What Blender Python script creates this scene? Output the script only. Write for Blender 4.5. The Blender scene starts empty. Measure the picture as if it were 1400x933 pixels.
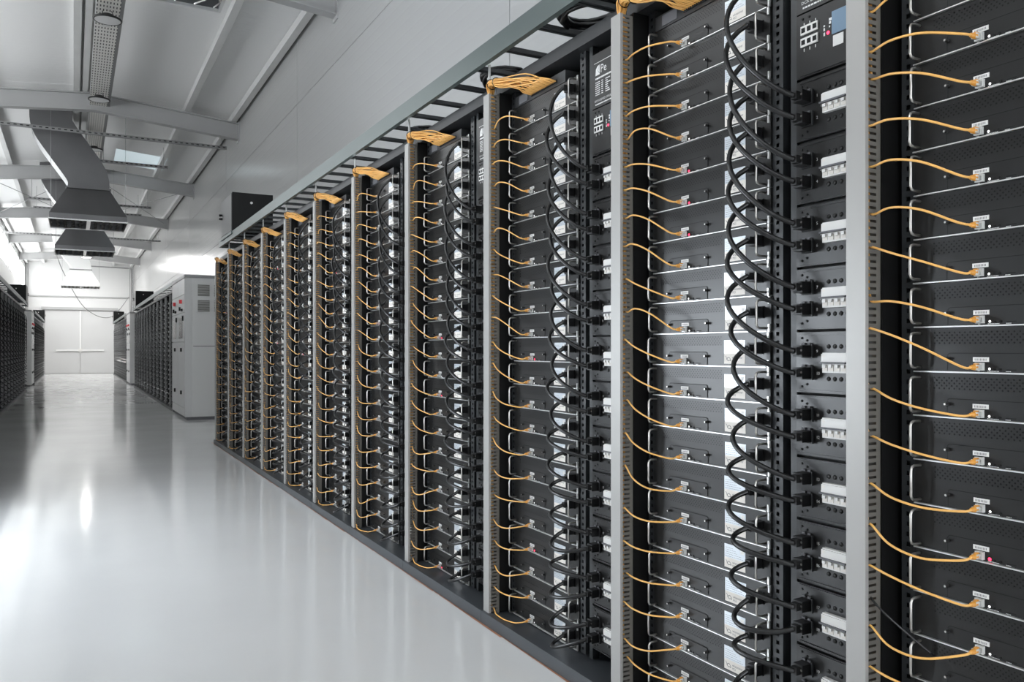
import bpy, math, random
from mathutils import Vector
random.seed(7)
S = bpy.context.scene
COL = S.collection
R_ = math.radians

# ------------------------------------------------------------------ camera
cam_d = bpy.data.cameras.new('camera'); cam = bpy.data.objects.new('camera', cam_d); COL.objects.link(cam)
cam_d.sensor_width = 36.0; cam_d.lens = 1110 / 1400 * 36.0
cam_d.shift_y = 11.5 / 1400; cam_d.clip_start = 0.05; cam_d.clip_end = 200
CAM_Z = 1.137
cam.location = (0, 0, CAM_Z); cam.rotation_euler = (R_(90), 0, -math.atan(600 / 1110))
S.camera = cam
# ------------------------------------------------------------------ world, exposure
W = bpy.data.worlds.new('daylight'); S.world = W; W.use_nodes = True
bg = W.node_tree.nodes['Background']; bg.inputs[0].default_value = (0.90, 0.95, 1.0, 1); bg.inputs[1].default_value = 4.5
S.view_settings.view_transform = 'Standard'; S.view_settings.look = 'None'
S.view_settings.exposure = 0.87; S.view_settings.gamma = 1.0; S.view_settings.use_curve_mapping = False
WINDOW_LIGHT, SKYLIGHT_MID, LAMP_ON, LAMP_FAR = 2.7, 0.24, 60.0, 420.0

# ------------------------------------------------------------------ materials
def nodes_of(name):
    m = bpy.data.materials.new(name); m.use_nodes = True
    nt = m.node_tree; return m, nt, nt.nodes['Principled BSDF']

def mat(name, col, rough=0.5, metal=0.0, spec=0.5, noise=0.0, nscale=20.0, rnoise=0.0, emit=None, estr=0.0, coat=0.0, bump=0.0):
    m, nt, p = nodes_of(name)
    p.inputs['Base Color'].default_value = (*col, 1); p.inputs['Roughness'].default_value = rough
    p.inputs['Metallic'].default_value = metal; p.inputs['Specular IOR Level'].default_value = spec
    p.inputs['Coat Weight'].default_value = coat
    if emit: p.inputs['Emission Color'].default_value = (*emit, 1); p.inputs['Emission Strength'].default_value = estr
    if noise or rnoise or bump:
        tc = nt.nodes.new('ShaderNodeTexCoord'); n = nt.nodes.new('ShaderNodeTexNoise')
        n.inputs['Scale'].default_value = nscale; n.inputs['Detail'].default_value = 3
        nt.links.new(tc.outputs['Object'], n.inputs['Vector'])
        if noise:
            mx = nt.nodes.new('ShaderNodeMix'); mx.data_type = 'RGBA'
            mx.inputs[6].default_value = (*[max(0, c * (1 - noise)) for c in col], 1)
            mx.inputs[7].default_value = (*[min(1, c * (1 + noise)) for c in col], 1)
            nt.links.new(n.outputs[0], mx.inputs[0]); nt.links.new(mx.outputs[2], p.inputs['Base Color'])
        if rnoise:
            mr = nt.nodes.new('ShaderNodeMapRange'); mr.inputs[3].default_value = max(0.02, rough - rnoise); mr.inputs[4].default_value = rough + rnoise
            nt.links.new(n.outputs[0], mr.inputs[0]); nt.links.new(mr.outputs[0], p.inputs['Roughness'])
        if bump:
            b = nt.nodes.new('ShaderNodeBump'); b.inputs['Strength'].default_value = bump; b.inputs['Distance'].default_value = 0.01
            nt.links.new(n.outputs[0], b.inputs['Height']); nt.links.new(b.outputs[0], p.inputs['Normal'])
    return m

def ribbed(name, col, rough, axis, pitch, depth, strength=0.5, spec=0.5):
    """sheet-metal cladding with shallow rolled ribs (relief only)"""
    m, nt, p = nodes_of(name)
    p.inputs['Base Color'].default_value = (*col, 1); p.inputs['Roughness'].default_value = rough
    p.inputs['Specular IOR Level'].default_value = spec
    g = nt.nodes.new('ShaderNodeNewGeometry'); sx = nt.nodes.new('ShaderNodeSeparateXYZ'); nt.links.new(g.outputs['Position'], sx.inputs[0])
    a = nt.nodes.new('ShaderNodeMath'); a.operation = 'MULTIPLY'; a.inputs[1].default_value = 1 / pitch
    nt.links.new(sx.outputs[axis], a.inputs[0])
    f = nt.nodes.new('ShaderNodeMath'); f.operation = 'FRACT'; nt.links.new(a.outputs[0], f.inputs[0])
    r = nt.nodes.new('ShaderNodeMapRange'); r.interpolation_type = 'SMOOTHSTEP'
    r.inputs[1].default_value = 0.0; r.inputs[2].default_value = 0.18
    pp = nt.nodes.new('ShaderNodeMath'); pp.operation = 'PINGPONG'; pp.inputs[1].default_value = 0.5
    nt.links.new(f.outputs[0], pp.inputs[0]); nt.links.new(pp.outputs[0], r.inputs[0])
    n = nt.nodes.new('ShaderNodeTexNoise'); n.inputs['Scale'].default_value = 0.9; nt.links.new(g.outputs['Position'], n.inputs['Vector'])
    ad = nt.nodes.new('ShaderNodeMath'); ad.operation = 'MULTIPLY_ADD'; ad.inputs[1].default_value = 3.0
    nt.links.new(n.outputs[0], ad.inputs[0]); nt.links.new(r.outputs[0], ad.inputs[2])
    b = nt.nodes.new('ShaderNodeBump'); b.inputs['Strength'].default_value = strength; b.inputs['Distance'].default_value = depth
    nt.links.new(ad.outputs[0], b.inputs['Height']); nt.links.new(b.outputs[0], p.inputs['Normal'])
    return m

def perforated(name, col, hole, pitch_x, pitch_y):
    m, nt, p = nodes_of(name)
    p.inputs['Roughness'].default_value = 0.4; p.inputs['Metallic'].default_value = 0.3
    g = nt.nodes.new('ShaderNodeNewGeometry'); sx = nt.nodes.new('ShaderNodeSeparateXYZ'); nt.links.new(g.outputs['Position'], sx.inputs[0])
    outs = []
    for ax, pi, duty in ((0, pitch_x, 0.36), (1, pitch_y, 0.5)):
        a = nt.nodes.new('ShaderNodeMath'); a.operation = 'MULTIPLY'; a.inputs[1].default_value = 1 / pi; nt.links.new(sx.outputs[ax], a.inputs[0])
        f = nt.nodes.new('ShaderNodeMath'); f.operation = 'FRACT'; nt.links.new(a.outputs[0], f.inputs[0])
        l = nt.nodes.new('ShaderNodeMath'); l.operation = 'LESS_THAN'; l.inputs[1].default_value = duty; nt.links.new(f.outputs[0], l.inputs[0])
        outs.append(l)
    mu = nt.nodes.new('ShaderNodeMath'); mu.operation = 'MULTIPLY'; nt.links.new(outs[0].outputs[0], mu.inputs[0]); nt.links.new(outs[1].outputs[0], mu.inputs[1])
    mx = nt.nodes.new('ShaderNodeMix'); mx.data_type = 'RGBA'; mx.inputs[6].default_value = (*col, 1); mx.inputs[7].default_value = (*hole, 1)
    nt.links.new(mu.outputs[0], mx.inputs[0]); nt.links.new(mx.outputs[2], p.inputs['Base Color'])
    return m

def floor_mat():
    m, nt, p = nodes_of('epoxy_floor')
    g = nt.nodes.new('ShaderNodeNewGeometry')
    n = nt.nodes.new('ShaderNodeTexNoise'); n.inputs['Scale'].default_value = 1.3; n.inputs['Detail'].default_value = 5
    nt.links.new(g.outputs['Position'], n.inputs['Vector'])
    mx = nt.nodes.new('ShaderNodeMix'); mx.data_type = 'RGBA'
    mx.inputs[6].default_value = (.66, .66, .655, 1); mx.inputs[7].default_value = (.74, .74, .735, 1)
    nt.links.new(n.outputs[0], mx.inputs[0]); nt.links.new(mx.outputs[2], p.inputs['Base Color'])
    mr = nt.nodes.new('ShaderNodeMapRange'); mr.inputs[3].default_value = .05; mr.inputs[4].default_value = .17
    nt.links.new(n.outputs[0], mr.inputs[0]); nt.links.new(mr.outputs[0], p.inputs['Roughness'])
    p.inputs['Specular IOR Level'].default_value = 0.75
    n2 = nt.nodes.new('ShaderNodeTexNoise'); n2.inputs['Scale'].default_value = 3.5; n2.inputs['Detail'].default_value = 2
    mp = nt.nodes.new('ShaderNodeMapping'); mp.inputs['Scale'].default_value = (1, .45, 1)
    nt.links.new(g.outputs['Position'], mp.inputs[0]); nt.links.new(mp.outputs[0], n2.inputs['Vector'])
    b = nt.nodes.new('ShaderNodeBump'); b.inputs['Strength'].default_value = .09; b.inputs['Distance'].default_value = .010
    nt.links.new(n2.outputs[0], b.inputs['Height']); nt.links.new(b.outputs[0], p.inputs['Normal'])
    return m

M = dict(
    floor=floor_mat(),
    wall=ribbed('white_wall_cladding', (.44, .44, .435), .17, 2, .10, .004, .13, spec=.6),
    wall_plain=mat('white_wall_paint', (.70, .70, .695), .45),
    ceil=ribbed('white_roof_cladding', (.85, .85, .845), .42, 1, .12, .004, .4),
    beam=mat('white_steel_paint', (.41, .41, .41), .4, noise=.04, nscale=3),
    purlin=mat('galvanised_purlin', (.66, .66, .65), .4, noise=.06, nscale=4),
    galv=mat('galvanised_sheet', (.17, .17, .173), .33, metal=.7, noise=.2, nscale=2.2, rnoise=.12, bump=.25),
    strut=mat('strut_steel', (.30, .30, .30), .45, metal=.5),
    server=mat('server_black_paint', (.0100, .0097, .0096), .29, rnoise=.02, nscale=9, spec=.42),
    server2=mat('server_panel_paint', (.0108, .0105, .0104), .33, spec=.38),
    rack=mat('rack_black_paint', (.0035, .0035, .0036), .5, spec=.25),
    rackf=mat('rack_frame_paint', (.024, .025, .027), .42),
    rail=mat('rail_paint', (.020, .022, .024), .38),
    plinth=mat('plinth_paint', (.045, .050, .056), .4, noise=.1, nscale=5),
    cover=mat('duct_cover_aluminium', (.34, .333, .32), .40, metal=.25, noise=.03, nscale=8),
    ductside=mat('duct_side_plastic', (.115, .107, .094), .55),
    steel=mat('handle_steel', (.55, .53, .50), .28, metal=.9),
    lip=mat('bare_edge_steel', (.72, .72, .71), .3, metal=.75),
    screw=mat('thumb_screw', (.03, .03, .03), .4),
    dark=mat('dark_hole', (.004, .004, .004), .8),
    orange=mat('orange_cable', (.82, .445, .125), .38, noise=.06, nscale=30),
    plug_o=mat('orange_plug', (.68, .30, .045), .33),
    clear=mat('clear_plug', (.62, .62, .60), .2, spec=.7),
    cable=mat('black_cable', (.006, .006, .0065), .30),
    plugb=mat('black_plug', (.004, .004, .0045), .45),
    foil=mat('foil_label', (.56, .60, .64), .3, metal=.3),
    paper=mat('cream_label', (.74, .70, .65), .5),
    white=mat('white_plastic', (.72, .71, .69), .4),
    ink=mat('grey_ink', (.12, .12, .13), .6),
    print=mat('white_print', (.75, .75, .74), .5),
    red=mat('red_led', (.9, .02, .05), .3, emit=(1, .03, .08), estr=2.5),
    redknob=mat('red_knob', (.75, .05, .06), .4),
    wled=mat('white_led', (.9, .9, .9), .3, emit=(1, 1, 1), estr=.8),
    lcd=mat('lcd_glass', (.12, .19, .27), .15, emit=(.35, .48, .62), estr=.10),
    pinklcd=mat('lcd_pink_bar', (.8, .5, .6), .4, emit=(1, .5, .65), estr=.3),
    tray=mat('tray_green_grey', (.095, .118, .114), .36, metal=.3),
    rung=mat('tray_rung', (.045, .048, .05), .4, metal=.3),
    perf=perforated('perforated_tray', (.86, .84, .80), (.05, .05, .05), .034, .12),
    box=mat('box_black', (.003, .0034, .0034), .45, spec=.3),
    boxg=mat('box_grey', (.035, .035, .036), .4),
    cab=mat('cabinet_grey', (.68, .68, .67), .4),
    cabd=mat('cabinet_door', (.62, .62, .615), .4),
    cabg=mat('cabinet_grille', (.17, .165, .15), .6),
    glass=mat('dark_window', (.03, .03, .032), .1),
    door=mat('door_paint', (.60, .60, .60), .4),
    dbar=mat('door_bar', (.80, .80, .79), .35),
    lamp_rim=mat('lamp_housing', (.02, .02, .02), .4),
    lens_off=mat('lamp_lens', (.55, .55, .55), .35, emit=(1, 1, 1), estr=.03),
    lens_on=mat('lamp_lens_lit', (.9, .9, .9), .3, emit=(1, .99, .97), estr=LAMP_ON),
    lens_far=mat('lamp_lens_far', (.9, .9, .9), .3, emit=(1, .99, .97), estr=LAMP_FAR),
    sky_m=mat('skylight_clouded', (.7, .8, .85), .4, emit=(.80, .95, 1), estr=SKYLIGHT_MID),
    pane=mat('frosted_window', (.8, .85, .9), .4, emit=(.95, .98, 1), estr=WINDOW_LIGHT),
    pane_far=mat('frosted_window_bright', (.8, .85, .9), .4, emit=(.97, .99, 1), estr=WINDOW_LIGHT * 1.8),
    sheen_pane=mat('added_sheen_pane', (.8, .85, .9), .4, emit=(.86, .93, 1), estr=8.5),  # added out-of-view glow that gives the near servers their sheen
    far_server=mat('far_server_paint', (.006, .006, .0065), .6, spec=.08),
    hood_glare=mat('hood_lamp_glare', (.86, .86, .85), .4),  # lamp glare on the far hood, put into its colour as white
    rust=mat('rust_stain', (.35, .16, .09), .6, noise=.4, nscale=9),
)

# ------------------------------------------------------------------ mesh helpers
class MB:
    def __init__(s): s.v = []; s.f = []; s.m = []
    def box(s, x0, x1, y0, y1, z0, z1, mi=0):
        b = len(s.v)
        s.v += [(x0, y0, z0), (x1, y0, z0), (x1, y1, z0), (x0, y1, z0), (x0, y0, z1), (x1, y0, z1), (x1, y1, z1), (x0, y1, z1)]
        for q in ((0, 3, 2, 1), (4, 5, 6, 7), (0, 1, 5, 4), (1, 2, 6, 5), (2, 3, 7, 6), (3, 0, 4, 7)):
            s.f.append(tuple(b + i for i in q)); s.m.append(mi)
        return s
    def quad(s, pts, mi=0):
        b = len(s.v); s.v += [tuple(p) for p in pts]; s.f.append(tuple(range(b, b + len(pts)))); s.m.append(mi); return s
    def prism(s, prof, axis, a0, a1, mi=0):
        """prof: list of 2D points; extruded along axis (0,1,2) from a0 to a1"""
        def P(p, a):
            return {0: (a, p[0], p[1]), 1: (p[0], a, p[1]), 2: (p[0], p[1], a)}[axis]
        b = len(s.v); n = len(prof)
        s.v += [P(p, a0) for p in prof] + [P(p, a1) for p in prof]
        s.f.append(tuple(b + i for i in range(n))); s.m.append(mi)
        s.f.append(tuple(b + n + i for i in reversed(range(n)))); s.m.append(mi)
        for i in range(n):
            j = (i + 1) % n; s.f.append((b + i, b + n + i, b + n + j, b + j)); s.m.append(mi)
        return s
    def tube(s, pts, r, n=6, mi=0, caps=True, closed=False):
        pts = [Vector(p) for p in pts]; N = len(pts); b = len(s.v)
        prev = None
        for i, p in enumerate(pts):
            if closed: t = pts[(i + 1) % N] - pts[i - 1]
            else: t = pts[min(i + 1, N - 1)] - pts[max(i - 1, 0)]
            if t.length < 1e-9: t = Vector((0, 0, 1))
            t.normalize()
            if prev is None:
                a = Vector((0, 0, 1)) if abs(t.z) < .9 else Vector((0, 1, 0))
                u = t.cross(a).normalized()
            else:
                u = (prev - t * prev.dot(t)); u = u.normalized() if u.length > 1e-6 else t.orthogonal().normalized()
            prev = u; w = t.cross(u)
            rr = r[i] if isinstance(r, (list, tuple)) else r
            for k in range(n):
                a = 2 * math.pi * k / n; q = p + (u * math.cos(a) + w * math.sin(a)) * rr; s.v.append(tuple(q))
        for i in range(N if closed else N - 1):
            for k in range(n):
                i2 = (i + 1) % N
                s.f.append((b + i * n + k, b + i * n + (k + 1) % n, b + i2 * n + (k + 1) % n, b + i2 * n + k)); s.m.append(mi)
        if caps and not closed:
            s.f.append(tuple(b + k for k in reversed(range(n)))); s.m.append(mi)
            s.f.append(tuple(b + (N - 1) * n + k for k in range(n))); s.m.append(mi)
        return s
    def disc(s, c, r, axis=0, n=12, mi=0, sign=-1):
        pts = []
        for k in range(n):
            a = 2 * math.pi * k / n * (1 if sign > 0 else -1)
            ca, sa = math.cos(a) * r, math.sin(a) * r
            pts.append({0: (c[0], c[1] + ca, c[2] + sa), 1: (c[0] + sa, c[1], c[2] + ca), 2: (c[0] + ca, c[1] + sa, c[2])}[axis])
        return s.quad(pts, mi)
    def lathe(s, prof, n=24, c=(0, 0, 0), mi=0):
        """prof (r,z) list, about Z"""
        b = len(s.v); L = len(prof)
        for r, z in prof:
            for k in range(n):
                a = 2 * math.pi * k / n; s.v.append((c[0] + r * math.cos(a), c[1] + r * math.sin(a), c[2] + z))
        for i in range(L - 1):
            for k in range(n):
                s.f.append((b + i * n + k, b + i * n + (k + 1) % n, b + (i + 1) * n + (k + 1) % n, b + (i + 1) * n + k)); s.m.append(mi)
        return s
    def mesh(s, name, mats, smooth=False):
        me = bpy.data.meshes.new(name); me.from_pydata(s.v, [], s.f)
        for m in (mats if isinstance(mats, (list, tuple)) else [mats]): me.materials.append(M[m] if isinstance(m, str) else m)
        me.polygons.foreach_set('material_index', s.m)
        if smooth: me.polygons.foreach_set('use_smooth', [True] * len(s.f))
        me.update(); return me

def put(name, me, parent=None, loc=(0, 0, 0), kind=None):
    o = bpy.data.objects.new(name, me); COL.objects.link(o); o.location = loc
    if parent: o.parent = parent
    if kind: o['kind'] = kind
    return o
def tag(o, label, cat, group=None):
    o['label'] = label; o['category'] = cat
    if group: o['group'] = group
    return o
def thing(name, label, cat, loc=(0, 0, 0), group=None):
    o = bpy.data.objects.new(name, None); COL.objects.link(o); o.location = loc; o.empty_display_size = .05
    return tag(o, label, cat, group)
def struct(name, me, loc=(0, 0, 0)):
    o = put(name, me, None, loc); o['kind'] = 'structure'; return o

def text_mesh(txt, size, width=None):
    """text as flat polygons facing -X, reading towards -Y; returns (verts, faces)"""
    cu = bpy.data.curves.new('t', 'FONT'); cu.body = txt; cu.size = size; cu.resolution_u = 2
    ob = bpy.data.objects.new('t', cu); COL.objects.link(ob)
    dg = bpy.context.evaluated_depsgraph_get(); dg.update()
    me = bpy.data.meshes.new_from_object(ob.evaluated_get(dg))
    vs = [tuple(v.co) for v in me.vertices]; fs = [tuple(p.vertices) for p in me.polygons]
    bpy.data.objects.remove(ob); bpy.data.curves.remove(cu); bpy.data.meshes.remove(me)
    w = max(v[0] for v in vs) if vs else 1
    k = width / w if width else 1
    return [(v[0] * k, v[1]) for v in vs], fs
def add_text(mb, txt, size, x, y, z, width=None, mi=0):
    vs, fs = text_mesh(txt, size, width)
    b = len(mb.v); mb.v += [(x, y - a, z + h) for a, h in vs]
    for f in fs: mb.f.append(tuple(b + i for i in f)); mb.m.append(mi)

def catmull(P, n=6):
    P = [Vector(p) for p in P]; out = []
    for i in range(len(P) - 1):
        p0 = P[max(i - 1, 0)]; p1 = P[i]; p2 = P[i + 1]; p3 = P[min(i + 2, len(P) - 1)]
        for k in range(n):
            t = k / n
            out.append(0.5 * ((2 * p1) + (p2 - p0) * t + (2 * p0 - 5 * p1 + 4 * p2 - p3) * t * t + (3 * p1 - p0 - 3 * p2 + p3) * t ** 3))
    out.append(P[-1]); return out
def hermite(p0, t0, p1, t1, n=14):
    p0, t0, p1, t1 = map(Vector, (p0, t0, p1, t1)); out = []
    for i in range(n + 1):
        t = i / n; a = 2 * t ** 3 - 3 * t ** 2 + 1; b = t ** 3 - 2 * t ** 2 + t; c = -2 * t ** 3 + 3 * t ** 2; d = t ** 3 - t ** 2
        out.append(p0 * a + t0 * b + p1 * c + t1 * d)
    return out

ORD = ['first', 'second', 'third', 'fourth', 'fifth', 'sixth', 'seventh', 'eighth', 'ninth', 'tenth', 'eleventh', 'twelfth', 'thirteenth',
       'fourteenth', 'fifteenth', 'sixteenth', 'seventeenth', 'eighteenth', 'nineteenth', 'twentieth', 'twenty-first', 'twenty-second']

# ------------------------------------------------------------------ the building
XR, XL, YN, YF = 2.55, -1.95, -3.2, 43.6
XRIDGE = .30
ROOF_E, ROOF_R = 5.21, 5.41           # underside of the roof sheets at eave / ridge
def roof_z(x): return ROOF_R - (ROOF_R - ROOF_E) * (abs(x - XRIDGE) / 2.25)

struct('floor', MB().box(XL - .6, XR + .1, YN - 1.0, YF + .1, -.12, 0).mesh('floor', 'floor'))
BAYS = [YN] + [2.8 + 6 * i for i in range(7)] + [YF]
# right wall: backing + cladding panels with recessed joints
wr = struct('wall_right', MB().box(XR + .012, XR + .12, YN, YF, 0, ROOF_E + .1).mesh('wall_right', 'strut'))
JY = [YN, -.9, 4.75, 10.56, 16.1, 21.7, 27.3, 32.9, 38.5, YF]
JZ = [0, 1.08, 2.16, 3.24, 4.31, ROOF_E + .02]
for i in range(len(JY) - 1):
    for k in range(len(JZ) - 1):
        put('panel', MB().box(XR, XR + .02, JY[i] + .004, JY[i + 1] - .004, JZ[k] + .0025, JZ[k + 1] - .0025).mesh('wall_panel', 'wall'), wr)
# left wall: low glowing panel added for the sheen on the near servers, and a window band under the eave
DO0, DO1, DOZ, DOB = 4.0, 6.40, 1.85, .42
WZ0, WZ1 = 3.95, 4.92            # frosted window band under the left eave
wm = MB().box(XL - .12, XL, YN, DO0, 0, WZ0).box(XL - .12, XL, DO1, YF, 0, WZ0).box(XL - .12, XL, DO0, DO1, DOZ, WZ0).box(XL - .12, XL, DO0, DO1, 0, DOB).box(XL - .12, XL, YN, YF, WZ1, ROOF_E + .1)
WB = [-2.9] + [2.8 + 6 * i for i in range(7)] + [43.3]
for y in WB: wm.box(XL - .12, XL, y - .3, y + .3, WZ0, WZ1)
wl = struct('wall_left', wm.mesh('wall_left', 'wall_plain'))
for i in range(len(WB) - 1):
    w = bpy.data.objects.new('window_%d' % (i + 2), None); COL.objects.link(w); w.location = (XL, (WB[i] + WB[i + 1]) / 2, WZ0); w['kind'] = 'structure'
    L = (WB[i + 1] - WB[i] - .6); n = max(1, round(L / 1.8)); q = L / n
    for j in range(n):
        y0 = -L / 2 + j * q
        put('pane', MB().box(-.05, -.04, y0 + .02, y0 + q - .02, .03, WZ1 - WZ0 - .03).mesh('pane', 'pane_far' if i >= 5 else 'pane'), w)
        put('mullion', MB().box(-.07, -.01, y0 - .02, y0 + .02, 0, WZ1 - WZ0).mesh('mullion', 'beam'), w)
    put('window_frame', MB().box(-.07, -.01, -L / 2, L / 2, 0, .03).box(-.07, -.01, -L / 2, L / 2, WZ1 - WZ0 - .03, WZ1 - WZ0).mesh('window_frame', 'beam'), w)
w = bpy.data.objects.new('window_20', None); COL.objects.link(w); w.location = (XL, (DO0 + DO1) / 2, DOB); w['kind'] = 'structure'  # unseen glowing panel, added to light the rack fronts
L = DO1 - DO0
for j in range(2):
    put('pane', MB().box(-.06, -.05, -L / 2 + j * L / 2 + .03, -L / 2 + (j + 1) * L / 2 - .03, .03, DOZ - DOB - .03).mesh('pane', 'sheen_pane'), w)
put('window_frame', MB().box(-.08, .0, -L / 2, L / 2, 0, .03).box(-.08, .0, -L / 2, L / 2, DOZ - DOB - .03, DOZ - DOB).box(-.08, 0, -L / 2, -L / 2 + .03, 0, DOZ - DOB).box(-.08, 0, L / 2 - .03, L / 2, 0, DOZ - DOB).box(-.08, 0, -.03, .03, 0, DOZ - DOB).mesh('window_frame', 'beam'), w)
# gable walls
def gable(y0, y1, name):
    prof = [(XL, 0), (XR, 0), (XR, ROOF_E + .1), (XRIDGE, ROOF_R + .1), (XL, ROOF_E + .1)]
    return struct(name, MB().prism(prof, 1, y0, y1).mesh(name, 'wall_plain'))
wb = gable(YF, YF + .12, 'wall_back')
for i in range(5):   # cladding sheets of the far gable
    a = XL + i * .9; b = a + .9
    put('panel', MB().box(a + .004, b - .004, YF - .02, YF, 3.62, ROOF_E - .02).mesh('gable_panel', 'wall_plain'), wb)
    put('panel', MB().box(a + .004, b - .004, YF - .02, YF, 3.07, 3.60).mesh('gable_panel', 'wall_plain'), wb)
for x0, x1 in ((XL, -1.25), (1.85, XR)):
    put('panel', MB().box(x0 + .004, x1 - .004, YF - .02, YF, 0, 3.05).mesh('gable_panel', 'wall_plain'), wb)
put('girt', MB().box(XL, XR, YF - .08, YF - .02, 3.60, 3.66).mesh('girt', 'beam'), wb)
put('corner_post', MB().box(2.40, 2.53, YF - .16, YF - .02, 0, ROOF_E - .05).mesh('corner_post', 'beam'), wb)
put('corner_post', MB().box(XL, XL + .13, YF - .16, YF - .02, 0, ROOF_E - .05).mesh('corner_post', 'beam'), wb)
# near gable: a wide loading opening behind the camera
struct('wall_front', MB().box(XL, -1.2, YN - .12, YN, 0, ROOF_E + .1).box(1.6, XR, YN - .12, YN, 0, ROOF_E + .1).box(-1.2, 1.6, YN - .12, YN, 2.6, ROOF_R + .1).mesh('wall_front', 'wall_plain'))

# far double door
dr = bpy.data.objects.new('door_1', None); COL.objects.link(dr); dr.location = (.30, YF - .05, 0); dr['kind'] = 'structure'
def dp(name, x0, x1, y0, y1, z0, z1, m): return put(name, MB().box(x0, x1, y0, y1, z0, z1).mesh(name, m), dr)
dp('leaf', -1.45, -.012, -.04, .04, 0.01, 3.0, 'door'); dp('leaf', .012, 1.45, -.04, .04, 0.01, 3.0, 'door')
dp('head_rail', -1.6, 1.6, -.14, .03, 3.0, 3.12, 'beam'); dp('jamb', -1.55, -1.45, -.06, .03, 0, 3.0, 'beam'); dp('jamb', 1.45, 1.55, -.06, .03, 0, 3.0, 'beam')
dp('astragal', -.03, .03, -.07, -.04, .95, 2.96, 'dbar')
dp('locking_bar', -1.0, 1.0, -.11, -.06, 1.06, 1.13, 'dbar'); dp('lock_case', -.08, .08, -.13, -.04, 1.03, 1.17, 'white')

# roof: sheets, skylights, rafters, purlins
ce = bpy.data.objects.new('ceiling', None); COL.objects.link(ce); ce.location = (XRIDGE, 20, ROOF_R); ce['kind'] = 'structure'
SKY = {(3, 1): ('m', 19.0, 20.4, .5, 1.5)}
wn = 0
def slope_quad(sd, a, b, y0, y1, t=.03):
    x0, x1 = XRIDGE + sd * a, XRIDGE + sd * b
    v = []
    for dz in (0, t):
        v += [(x0, y0, roof_z(x0) + dz), (x1, y0, roof_z(x1) + dz), (x1, y1, roof_z(x1) + dz), (x0, y1, roof_z(x0) + dz)]
    mb = MB(); mb.v = v
    mb.f = [(0, 1, 2, 3), (7, 6, 5, 4), (0, 4, 5, 1), (1, 5, 6, 2), (2, 6, 7, 3), (3, 7, 4, 0)]; mb.m = [0] * 6
    return mb
def rel(mb, o): mb.v = [(x - o[0], y - o[1], z - o[2]) for x, y, z in mb.v]; return mb
CL = (XRIDGE, 20, ROOF_R)
for i in range(len(BAYS) - 1):
    y0, y1 = BAYS[i], BAYS[i + 1]
    for sd in (1, -1):
        e = 2.27
        if (i, sd) in SKY:
            k, s0, s1, a, b = SKY[(i, sd)]
            for q in ((0, e, y0, s0), (0, e, s1, y1), (0, a, s0, s1), (b, e, s0, s1)):
                put('roof_sheet', rel(slope_quad(sd, q[0], q[1], q[2], q[3]), CL).mesh('roof_sheet', 'ceil'), ce)
            wn += 1
            w = struct('window_%d' % wn, slope_quad(sd, a, b, s0, s1, .02).mesh('skylight', 'sky_' + k)); 
        else:
            put('roof_sheet', rel(slope_quad(sd, 0, e, y0 + .003, y1 - .003), CL).mesh('roof_sheet', 'ceil'), ce)

def rafter_mesh():
    mb = MB(); e = 2.25
    for sd in (1, -1):
        xs = [XRIDGE, XRIDGE + sd * e]
        def strip(lo, hi, hw):
            a, b = xs
            za, zb = ROOF_R - .12, ROOF_E - .12
            vs = []
            for (x, z) in ((a, za), (b, zb)):
                vs += [(x, -hw, z + lo), (x, hw, z + lo), (x, hw, z + hi), (x, -hw, z + hi)]
            o = len(mb.v); mb.v += vs
            for q in ((0, 1, 5, 4), (1, 2, 6, 5), (2, 3, 7, 6), (3, 0, 4, 7), (4, 5, 6, 7), (3, 2, 1, 0)):
                mb.f.append(tuple(o + j for j in q)); mb.m.append(0)
        strip(-.285, -.270, .075); strip(-.015, 0, .075); strip(-.270, -.015, .006)
        x = xs[1] - sd * .012; z = ROOF_E - .12
        mb.box(min(x, x + sd * .012), max(x, x + sd * .012), -.085, .085, z - .33, z + .02)
    return mb.mesh('rafter', 'beam')
rm = rafter_mesh()
RY = [8.8 + 6 * i for i in range(6)]
rl = ['white steel roof rafter whose end shows at the top edge above the racks', 'white steel roof rafter just above the first silver extraction hood',
      'steel roof rafter crossing behind the curved silver duct of the first hood', 'steel roof rafter between the first and second silver hoods',
      'steel roof rafter in front of the glowing third hood', 'steel roof rafter closest to the far end wall']
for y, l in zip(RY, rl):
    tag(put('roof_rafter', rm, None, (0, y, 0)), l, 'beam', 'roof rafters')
tag(put('roof_rafter', rm, None, (0, 2.8, 0)), 'white steel roof rafter overhead beside the camera', 'beam', 'roof rafters')
PX = [(2.46, 'galvanised purlin along the right wall under the roof edge'), (1.70, 'galvanised purlin half way up the right roof slope'),
      (.05, 'narrow galvanised purlin left of the ridge, next to the perforated tray'), (.17, 'bright white purlin directly beside the perforated ridge tray'),
      (-1.2, 'galvanised purlin half way up the left roof slope'), (-1.86, 'galvanised purlin along the left wall under the roof edge')]
for x, l in PX:
    z = roof_z(x); w = .045 if x < .1 or x > .3 else .04
    prof = [(x - w, z - .115), (x + w, z - .115), (x + w, z - .105), (x - w + .008, z - .105), (x - w + .008, z - .004), (x - w, z - .004)]
    tag(put('roof_purlin', MB().prism(prof, 1, YN + .05, YF - .05).mesh('purlin', 'purlin')), l, 'beam', 'roof purlins')

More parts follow.
